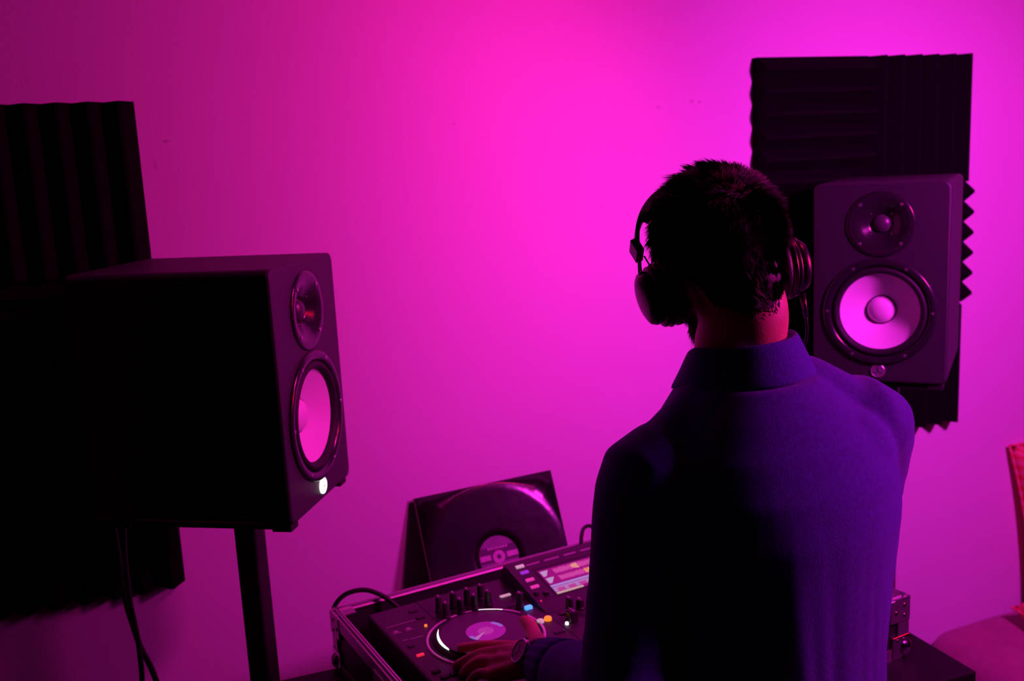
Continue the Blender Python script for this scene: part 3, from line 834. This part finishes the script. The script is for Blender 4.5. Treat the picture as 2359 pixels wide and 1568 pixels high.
def finger(bm, pts, r0, r1):
    n = len(pts); tube(bm, smooth_path(pts, 4), [r0+(r1-r0)*i/((n-1)*4) for i in range((n-1)*4+1)], 12, round_ends=True)
def bend(a, b, lift, f=.5):
    return a.lerp(b, f)+V(0, 0, lift)
LHAND = dict(
    mcp=[V(.4340, 1.243, 1.008), V(.412, 1.231, 1.013), V(.394, 1.214, 1.010), V(.382, 1.193, 1.003)],
    tip=[V(.3805, 1.3425, .9725), V(.3635, 1.3110, .9630), V(.3645, 1.2850, .9630), V(.355, 1.245, .9630)],
    thumb=[V(.452, 1.190, 1.022), V(.4665, 1.252, 1.013), V(.4745, 1.290, 1.012), V(.4745, 1.316, 1.009)])
def hand(bm, Wr, H):
    rr = (.0090, .0092, .0086, .0075)
    for i, (m, tp) in enumerate(zip(H['mcp'], H['tip'])):
        base = Wr.lerp(m, .35)
        p1 = m.lerp(tp, .45)+V(0, 0, .003+.003*i); p2 = m.lerp(tp, .76)+V(0, 0, .002+.002*i)
        tube(bm, smooth_path([base, m], 4), [.0150, .0145, .0135, .0125, .0115], 12, round_ends=True)
        finger(bm, [m, p1, p2, tp], rr[i]+.0012, rr[i]-.0016)
    # palm web
    for i in range(3):
        for f in (.45, .7, .92):
            a = Wr.lerp(H['mcp'][i], f); b = Wr.lerp(H['mcp'][i+1], f)
            ellipsoid(bm, a.lerp(b, .5)-V(0, 0, .003), (.014, .014, .0115), None, 12, 8)
    th = H['thumb']
    tube(bm, smooth_path(th, 4), [.0165, .016, .015, .014, .0125, .0118, .0112, .0108, .0108, .0105, .010, .0092, .0080], 12, round_ends=True)
    for f in (.25, .5, .75):
        ellipsoid(bm, th[0].lerp(th[1], f).lerp(Wr.lerp(H['mcp'][0], f), .5)-V(0, 0, .003), (.015, .015, .011), None, 12, 8)
    tube(bm, [Wr+(Wr-H['mcp'][1]).normalized()*.01, Wr.lerp(H['mcp'][1], .35)], [.024, .021], 14, round_ends=True)
off = V(RW.x-LW.x, RW.y-LW.y, RW.z-LW.z)
RHAND = dict(
    mcp=[RW+V(-.030, .083, -.012), RW+V(-.008, .090, -.008), RW+V(.012, .085, -.012), RW+V(.030, .074, -.018)],
    tip=[RW+V(-.040, .165, -.0485), RW+V(-.014, .178, -.0485), RW+V(.012, .170, -.0485), RW+V(.035, .145, -.0485)],
    thumb=[RW+V(-.020, .030, -.006), RW+V(-.050, .062, -.020), RW+V(-.062, .090, -.030), RW+V(-.064, .112, -.038)])
def leg_pts(s):
    return [V(.679+s*.085, .985, .88), V(.679+s*.095, .985, .70), V(.679+s*.10, .99, .50), V(.679+s*.105, .975, .28), V(.679+s*.11, .965, .10)]
LEGR = [.088, .078, .056, .052, .038]

bm = bmesh.new()
ring_loft(bm, [(a, b, c, d-.008, e-.008) for a, b, c, d, e in torso])
# neck
tube(bm, smooth_path([V(.678, 1.022, 1.40), V(.676, 1.035, 1.45), hp(0, -.018, -.055), hp(0, -.008, .0)], 8), [.062-.008*min(1, k/12) for k in range(25)], 48)
ellipsoid(bm, hp(0, -.040, -.012), (.053, .045, .059), HR, 40, 28)
# skull, jaw, face
def hell(b_, c_, r_, *a_): ellipsoid(b_, c_, tuple(q*HS for q in r_), *a_)
hell(bm, hp(0, -.006, .046), (.0735, .0965, .088), HR, 64, 48)
hell(bm, hp(0, .030, .000), (.064, .070, .080), HR, 48, 32)
hell(bm, hp(0, .048, -.055), (.050, .050, .042), HR)
hell(bm, hp(0, .078, -.078), (.024, .022, .020), HR)
tube(bm, [hp(0, .094, .030), hp(0, .104, .005), hp(0, .116, -.012)], [.008, .010, .0135], 12, round_ends=True)   # nose
for s in (-1, 1):
    hell(bm, hp(s*.010, .103, -.015), (.008, .009, .007), HR, 12, 8)
    tube(bm, smooth_path([hp(s*.010, .091, .044), hp(s*.032, .090, .048), hp(s*.052, .074, .040)], 3), .009, 10, round_ends=True)   # brow
    hell(bm, hp(s*.045, .070, -.012), (.018, .016, .018), HR, 12, 8)      # cheek
    hell(bm, hp(s*.074, -.004, .004), (.009, .018, .031), HR, 16, 12)     # ear
    hell(bm, hp(s*.073, .002, -.020), (.007, .009, .011), HR, 12, 8)
tube(bm, smooth_path([hp(-.024, .086, -.042), hp(0, .097, -.040), hp(.024, .086, -.042)], 3), [.004, .005, .006, .0065, .006, .005, .004], 10, round_ends=True)
tube(bm, smooth_path([hp(-.022, .084, -.050), hp(0, .095, -.051), hp(.022, .084, -.050)], 3), [.004, .005, .006, .007, .006, .005, .004], 10, round_ends=True)
arm(bm, LS, LE, LW); arm(bm, RS, RE, RW)
hand(bm, LW, LHAND); hand(bm, RW, RHAND)
for s in (-1, 1):
    tube(bm, leg_pts(s), [r-.008 for r in LEGR], 20, round_ends=True)
    tube(bm, [V(.679+s*.11, .94, .05), V(.679+s*.115, 1.08, .04)], [.036, .034], 16, round_ends=True)
body = child('body', remeshed('body', bm, .0030, 7, .5), M['skin'])
# eyes
for s in (-1, 1):
    bm = bmesh.new(); ellipsoid(bm, hp(s*.031, .0785, .022), (.0118, .0118, .0118), None, 16, 12)
    me = bpy.data.meshes.new('eye'); bm.to_mesh(me); bm.free(); child('eye', me, M['eye'])
# nails of the hand on the jog wheel
for i in range(4):
    m, tp = LHAND['mcp'][i], LHAND['tip'][i]
    d = (tp-(m.lerp(tp, .76)+V(0, 0, .008))).normalized(); s_, t_ = frame_of(d); 
    if t_.z < 0: t_ = -t_
    bm = bmesh.new(); rot = Matrix((s_, d, t_)).transposed()
    ellipsoid(bm, tp+t_*.0052+d*.001, (.0045, .006, .0012), rot, 10, 8)
    me = bpy.data.meshes.new('nail'); bm.to_mesh(me); bm.free(); child('nail', me, M['nail'])

# shirt: torso and sleeves as one knit surface, with folds
bm = bmesh.new()
st = [(a, b, c, d+.006, e+.006) for a, b, c, d, e in torso if c < 1.44]
st[0] = (.670, .985, .905, .172, .128)
st[1] = (.670, .985, .98, .164, .124)
st[2] = (.671, .983, 1.08, .158, .120)
ring_loft(bm, st)
arm(bm, LS, LE, LW, .0080, False); arm(bm, RS, RE, RW, .0080, False)
# trapezius slopes
for s, S in ((-1, LS), (1, RS)):
    tube(bm, [V(.679+s*.030, 1.028, 1.412), V(.679+s*.075, 1.016, 1.376+(.016 if s > 0 else -.004)), S+V(-s*.012, 0, .002)], [.040, .044, .055], 20, round_ends=True)
for s, S in ((-1, LS), (1, RS)):      # shoulder blades and deltoid fill
    c_ = V(.680, 1.0, S.z)
    ellipsoid(bm, c_.lerp(S, .62)+V(0, .004, .010), (.066, .060, .050), None, 24, 16)
    ellipsoid(bm, c_.lerp(S, .55)+V(0, -.040, -.030), (.075, .058, .075), None, 24, 16)
sh = remeshed('shirt', bm, .0042, 16, .5)
sh.calc_loop_triangles() if False else None
nrm = [v.normal.copy() for v in sh.vertices]
for v, n in zip(sh.vertices, nrm):
    p = v.co; d = 0.0
    a = atan2(p.y-.985, p.x-.68)
    low = max(0.0, min(1.0, (1.30-p.z)/.30))
    d += .0060*low*noise.noise(Vector((a*3.2+p.z*1.4, p.z*1.3, 1.7)))
    d += .0022*low*noise.noise(Vector((a*8+p.z*4, p.z*4.5, 5.1)))
    # creases round the elbows and under the arms
    for E_ in (LE, RE):
        k = max(0.0, 1-(p-E_).length/.11)
        d += .0065*k*noise.noise(Vector((p.x*20, p.y*20, p.z*55)))
    for S_ in (LS, RS):
        k = max(0.0, 1-(p-(S_+V(0, 0, -.10))).length/.12)
        d += .0055*k*noise.noise(Vector((p.x*34+p.z*30, p.y*18, p.z*16)))
    v.co = p+n*d
shirt = child('jumper', sh, M['shirt'])
shirt['label'] = 'blue knitted long-sleeved jumper with polo collar'
# polo collar: folded band round the neck, open at the front
def collar():
    bm = bmesh.new(); n = 44; rows = []
    for k in range(n+1):
        a = radians(-90-158+316*k/n)      # starts and ends at the front
        ca, sa = cos(a), sin(a)
        back = max(0.0, -sa)
        cx, cy = .678, 1.034
        def pt(r, z): return Vector((cx+r*1.02*ca, cy+r*sa, z))
        zt = 1.4640+.004*back-.024*max(0, sa)+.004*ca
        row = [pt(.060, zt-.034), pt(.0600, zt-.006), pt(.0620, zt), pt(.0655, zt-.001), pt(.0705, zt-.012), pt(.0785, zt-.030), pt(.0880, zt-.047), pt(.0865, zt-.050), pt(.076, zt-.044)]
        rows.append([bm.verts.new(p) for p in row])
    for p, q in zip(rows, rows[1:]):
        for i in range(len(p)-1): bm.faces.new((p[i], q[i], q[i+1], p[i+1]))
    bmesh.ops.recalc_face_normals(bm, faces=bm.faces[:])
    me = bpy.data.meshes.new('collar'); bm.to_mesh(me); bm.free()
    o = child('collar', me, M['rib'])
    sm = o.modifiers.new('sub', 'SUBSURF'); sm.levels = 1; sm.render_levels = 1
collar()
def cuff(E, W_, name='cuff'):
    bm = bmesh.new(); d = (W_-E).normalized(); s, t_ = frame_of(d); seg = 72; rows = []
    for f, r in ((.66, .0370), (.675, .0415), (.76, .0398), (.86, .0368), (.92, .0345), (.965, .0325), (.975, .0310), (.972, .0290), (.93, .0290)):
        c = E.lerp(W_, f)
        rows.append([bm.verts.new(c+(s*cos(2*pi*k/seg)+t_*sin(2*pi*k/seg))*(r+(.0009 if k % 4 < 2 else -.0004))) for k in range(seg)])
    for p, q in zip(rows, rows[1:]):
        for k in range(seg): bm.faces.new((p[k], p[(k+1) % seg], q[(k+1) % seg], q[k]))
    bmesh.ops.recalc_face_normals(bm, faces=bm.faces[:])
    me = bpy.data.meshes.new(name); bm.to_mesh(me); bm.free(); child(name, me, M['rib'])
cuff(LE, LW); cuff(RE, RW)
# trousers, shoes
bm = bmesh.new()
ring_loft(bm, [(.674, .985, .80, .180, .125), (.672, .985, .90, .168, .122), (.670, .985, .965, .158, .118)])
for s in (-1, 1): tube(bm, leg_pts(s)[:-1]+[leg_pts(s)[-1]+V(0, 0, -.03)], [r+.010 for r in LEGR[:-1]]+[.058], 20)
child('trousers', remeshed('trousers', bm, .008, 4), M['trouser'])
for s in (-1, 1):
    bm = bmesh.new()
    ellipsoid(bm, V(.679+s*.112, .955, .045), (.042, .055, .045)); ellipsoid(bm, V(.679+s*.118, 1.06, .035), (.046, .10, .035)); box(bm, .679+s*.115-.042, .679+s*.115+.042, .91, 1.15, 0, .018, .008)
    child('shoe', remeshed('shoe', bm, .006, 4), M['shoe'])

# hair: scalp cap plus short strands
from mathutils.bvhtree import BVHTree
BV = BVHTree.FromPolygons([v.co.copy() for v in body.data.vertices], [tuple(p.vertices) for p in body.data.polygons])
HRI = HR.transposed()
SKO = V(0, -.012, .020)                      # rays start inside the skull
def scalp(n):
    """surface point and normal of the head in direction n (head frame)"""
    o0 = HO+HR @ SKO; d = HR @ n
    hit = BV.ray_cast(o0+d*.16, -d)
    if hit[0] is None: return None
    return HRI @ (hit[0]-HO), HRI @ hit[1]
def hairline(p):
    """>0 inside the hair: p on the head in head frame"""
    az = math.degrees(atan2(abs(p.x), p.y+.012))      # 0 front, 180 back
    if az < 40: lim = .075
    elif az < 62: lim = .075-(az-40)/22*.030
    elif az < 78: lim = .045-(az-62)/16*.060
    elif az < 104: lim = .020
    elif az < 128: lim = .020-(az-104)/24*.052
    else: lim = -.032-min(1, (az-128)/34)*.032
    if abs(p.x) > .071 and p.z < .034 and -.022 < p.y < .022: return -1.0      # the ears stay bare
    return p.z-lim
def hair():
    bm = bmesh.new()
    bmesh.ops.create_icosphere(bm, subdivisions=6, radius=1)
    kill = []
    for v in bm.verts:
        n = v.co.normalized()
        h = scalp(n) if n.z > -.96 else None
        if h is None: kill.append(v); continue
        p, nn = h; hl = hairline(p)
        if hl < -.001: kill.append(v); continue
        thick = .0012+.013*max(0, n.z)**1.2*max(.4, .55+.45*n.y)+.0015*noise.noise(n*9)+.003*noise.noise(n*14)*max(0, n.z)
        thick *= min(1, .1+hl/.03)
        v.co = HO+HR @ (p+n*thick)
    bmesh.ops.delete(bm, geom=kill, context='VERTS')
    bmesh.ops.recalc_face_normals(bm, faces=bm.faces[:])
    me = bpy.data.meshes.new('hair'); bm.to_mesh(me); bm.free()
    h = child('hair', me, M['hair']); h['label'] = 'short dark hair'
    # strands
    verts, faces = [], []
    r = random.Random(11); made = 0
    while made < 30000:
        n = V(r.gauss(0, 1), r.gauss(0, 1), r.gauss(0, 1)).normalized()
        if n.z < -.96: continue
        h_ = scalp(n)
        if h_ is None: continue
        p, nn = h_; hl = hairline(p)
        if hl < r.uniform(-.008, .006): continue
        made += 1
        base = p
        top = max(0, n.z)**1.3
        # growth: down the back and sides from the crown, forward on top, in tufts
        down = V(0, 0, -1)-n*(-n.z); down = down.normalized() if down.length > 1e-4 else V(0, -1, 0)
        fwd = V(0, 1, 0)-n*n.y; fwd = fwd.normalized() if fwd.length > 1e-4 else V(0, 0, 1)
        tw = noise.noise(n*5+V(9, 2, 4)); tw2 = noise.noise(n*13+V(1, 7, 3))
        side = n.cross(down if top < .5 else fwd)
        g = (down*(1-top)+fwd*top+side*(tw*.8+tw2*.7)).normalized()
        ln = (.015+.020*top*max(.4, .6+.4*n.y)+.005*tw)*r.uniform(.7, 1.25)
        ln *= min(1, max(.45, .45+hl/.04))
        lift = .48+.35*top+.30*tw2
        d = (g+n*lift).normalized(); d2 = (g*1.2+n*(lift-.30)).normalized()
        m1 = base+d*ln*.55; e1 = m1+d2*ln*.6
        s = n.cross(g).normalized(); wd = r.uniform(.00045, .0009)
        q = [base-s*wd, base+s*wd, base+n*wd*1.4, m1-s*wd*.8, m1+s*wd*.8, m1+n*wd, e1]
        i0 = len(verts); verts += [HO+HR @ v for v in q]
        for f in ((0, 1, 4, 3), (1, 2, 5, 4), (2, 0, 3, 5), (3, 4, 6), (4, 5, 6), (5, 3, 6)): faces.append([i0+i for i in f])
    # beard along the jaw
    mb = 0
    while mb < 2600:
        s_ = r.choice((-1, 1)); tt = r.random()
        zz = r.uniform(-.095, -.020); yy = r.uniform(.005, .090)
        if zz > -.05 and yy > .06: continue
        x = s_*(.060-.030*max(0, yy-.03)/.06) if r.random() < .75 else r.uniform(-.04, .04)
        base = V(x*.98, yy, zz); c = V(0, .035, -.040)
        n = V(base.x/.9, (base.y-c.y), (base.z-c.z)).normalized()
        # project on jaw ellipsoids
        hit = None
        for (ec, er) in ((V(0, .030, 0), V(.066, .070, .080)), (V(0, .048, -.055), V(.050, .050, .042)), (V(0, .078, -.078), V(.024, .022, .020))):
            d = V(n.x/er.x, n.y/er.y, n.z/er.z); o_ = V((c.x-ec.x)/er.x, (c.y-ec.y)/er.y, (c.z-ec.z)/er.z)
            A = d.dot(d); B = 2*o_.dot(d); C_ = o_.dot(o_)-1; disc = B*B-4*A*C_
            if disc < 0: continue
            tt_ = (-B+sqrt(disc))/(2*A)
            if tt_ > 0 and (hit is None or tt_ > hit): hit = tt_
        if hit is None: continue
        mb += 1
        b_ = c+n*(hit-.001); g = (n*.6+V(0, .25, -1)+V(r.gauss(0, .25), r.gauss(0, .25), 0)).normalized(); ln = r.uniform(.006, .011)
        s = n.cross(g).normalized(); wd = .0007; e1 = b_+g*ln
        i0 = len(verts); verts += [HO+HR @ (v*HS) for v in (b_-s*wd, b_+s*wd, b_+n*wd, e1)]
        for f in ((0, 1, 3), (1, 2, 3), (2, 0, 3)): faces.append([i0+i for i in f])
    me = bpy.data.meshes.new('hair_strands'); me.from_pydata([tuple(v) for v in verts], [], faces); me.update()
    o = link('hair_strands', me, M['hair'], None, False); o.parent = h; o.matrix_parent_inverse = Matrix(); o['kind'] = 'stuff'
hair()

# ------------------------------------------------------------------ headphones (worn, own thing)
def headphones():
    t = thing('headphones', 'black over-ear headphones worn by the man', 'headphones')
    mw = (HR*HS).to_4x4(); mw.translation = HO + HR @ V(-.003, .002, .002)
    t.matrix_world = mw
    W2 = .083
    fwd = radians(24)       # band plane leans forward of the skull's up axis
    def bp(x, h):           # point in band plane
        return V(x, sin(fwd)*h, cos(fwd)*h)
    # band
    n = 40; pts = []
    for k in range(n+1):
        a = pi*(.10+.80*k/n)
        pts.append((cos(a)*.1015, .026+sin(a)*.128))
    def strip(thick0, thick1, half, p):
        bm = bmesh.new(); rows = []
        for k in range(len(p)):
            x, h = p[k]; x2, h2 = p[min(k+1, len(p)-1)]; x1, h1 = p[max(k-1, 0)]
            tx, th = x2-x1, h2-h1; L = sqrt(tx*tx+th*th); nx, nh = th/L, -tx/L
            sd = V(0, cos(fwd), -sin(fwd))*half
            rows.append([bm.verts.new(bp(x+nx*o_, h+nh*o_)+sd*s_) for o_, s_ in ((thick0, -1), (thick0, 1), (thick1, 1), (thick1, -1))])
        for a_, b_ in zip(rows, rows[1:]):
            for i in range(4): bm.faces.new((a_[i], a_[(i+1) % 4], b_[(i+1) % 4], b_[i]))
        bm.faces.new(rows[0][::-1]); bm.faces.new(rows[-1])
        bmesh.ops.bevel(bm, geom=bm.edges[:], offset=.0012, segments=2, affect='EDGES') if False else None
        return bm
    hb = obj('headband', strip(-.003, .003, .013, pts), M['hp'], t, False)
    obj('headband_cushion', strip(-.011, -.002, .011, pts[8:-8]) if pts[20][1] > 0 else None, M['hp_pad'], hb)
    for s in (-1, 1):
        side = 0 if s == 1 else 1
        ex, eh = (pts[0] if s == 1 else pts[-1])
        blk = bp(ex, eh)
        bm = nbox(-.0055, .0055, -.0135, .0135, -.011, .011, .002, 2)
        o = obj('slider_block', bm, M['hp'], t); o.location = blk; o.rotation_euler = (-fwd, s*radians(8), 0)
        cup = V(s*.0925, .004, -.010)
        # twin rods of the yoke
        yk = bmesh.new()
        for q in (-1, 1):
            sd = V(0, cos(fwd), -sin(fwd))*.0065*q
            tube(yk, smooth_path([blk+sd*1.0-bp(0, .010), blk+sd*1.1+V(s*.005, -.004, -.032), cup+V(s*.014, sd.y*1.6, .026)], 6), .0017, 8)
        obj('yoke', yk, M['hp_metal'], t, True)
        ax = Matrix.Translation(cup) @ Matrix.Rotation(s*radians(6), 4, 'Y') @ Matrix.Rotation(s*pi/2, 4, 'Y')
        # ear pad, housing, outer shell: lathe along outward axis, slightly oval
        ov = ax @ Matrix.Diagonal((1.0, .85, .9, 1))
        obj('ear_pad', lathe(bmesh.new(), [(.022, -.026), (.030, -.030), (.040, -.029), (.0445, -.022), (.0445, -.015), (.041, -.0095), (.030, -.0095)], 48, ov), M['hp_pad'], t, True)
        cp_ = obj('ear_cup', lathe(bmesh.new(), [(.030, -.0105), (.0405, -.0098), (.0425, -.007), (.0425, -.003), (.0405, -.0015), (.0412, .0005), (.0412, .004), (.038, .0065), (.034, .0075)], 48, ov), M['hp'], t, True)
        obj('outer_shell', lathe(bmesh.new(), [(.0335, .0070), (.0350, .0090), (.0350, .0150), (.0320, .0215), (.024, .0250), (.012, .0262), (0, .0265)], 48, ov), M['hp'], t, True)
        obj('trim_ring', lathe(bmesh.new(), [(.0428, -.0062), (.0436, -.0054), (.0436, -.0042), (.0428, -.0034)], 48, ov), M['hp_metal'], cp_, True)
        obj('hinge', nbox(-.005, .005, -.010, .010, -.007, .007, .002), M['hp'], t).location = cup+V(s*.014, .002, .028)
    # thin inner wire on the left and the cable from the right cup
    bm = bmesh.new(); b_ = bp(*pts[-1])
    tube(bm, smooth_path([b_+V(.004, -.012, -.012), b_+V(.008, -.016, -.028), V(-.090, -.012, .040), V(-.088, -.010, .024)], 6), .0011, 6)
    obj('wire', bm, M['cable'], t, True)
    inv = mw.inverted()
    cR = V(.098, .000, -.050)
    w0 = mw @ cR
    bm = bmesh.new(); tube(bm, [cR, cR+inv.to_3x3() @ V(.003, -.004, -.030)], [.0042, .0030], 10)
    obj('strain_relief', bm, M['hp'], t, True)
    pathw = [w0+V(.003, -.004, -.028), w0+V(.006, .000, -.06), w0+V(.010, .03, -.10), w0+V(.0, .10, -.17), w0+V(-.03, .135, -.30), V(.72, 1.160, 1.06), V(.70, 1.150, 1.00), V(.70, 1.158, .974), V(.701, 1.180, .966), V(.704, 1.196, .955), V(.705, 1.210, .945)]
    bm = bmesh.new(); tube(bm, smooth_path([inv @ p for p in pathw], 6), .0021, 8)
    obj('cable', bm, M['cable'], t, True)
headphones()

# ------------------------------------------------------------------ wristwatch
def watch():
    d = (LW-LE).normalized()
    c = LE.lerp(LW, 1.045)
    up = V(-.75, -.15, .62); up = (up-d*up.dot(d)).normalized(); s = d.cross(up)
    m = Matrix((s, d, up)).transposed().to_4x4(); m.translation = c
    t = thing('wristwatch', 'steel wristwatch at the cuff of the man\'s jumper', 'watch'); t.matrix_world = m
    seg = 40; bm = bmesh.new(); rows = []
    for k in range(seg):
        a = 2*pi*k/seg
        rows.append([bm.verts.new(V(r*sin(a), y, r*cos(a))) for r, y in ((.0262, -.006), (.0300, -.006), (.0300, .006), (.0262, .006))])
    for k in range(seg):
        p, q = rows[k], rows[(k+1) % seg]
        for i in range(4): bm.faces.new((p[i], p[(i+1) % 4], q[(i+1) % 4], q[i]))
    obj('strap', bm, M['strap'], t, True)
    mx = Matrix.Translation((0, 0, .0275))
    cs = obj('watch_case', lathe(bmesh.new(), [(0, 0), (.0165, 0), (.0180, .002), (.0180, .006), (.0165, .0080), (.0150, .0082), (.0150, .0070)], 40, mx), M['watch'], t, True)
    obj('dial', lathe(bmesh.new(), [(.0152, .0066), (.0152, .0074), (0, .0074)], 40, mx), M['watch_face'], t)
    bm = bmesh.new(); tube(bm, [(.0175, 0, .0315), (.0205, 0, .0315)], .0022, 10); obj('crown', bm, M['watch'], cs)
    for a, ln in ((60, .009), (-40, .012)):
        dd = V(sin(radians(a)), cos(radians(a)), 0); bm = bmesh.new(); tube(bm, [V(0, 0, .0353), V(0, 0, .0353)+dd*ln], .0005, 6); obj('hand', bm, M['watch'], t)
watch()
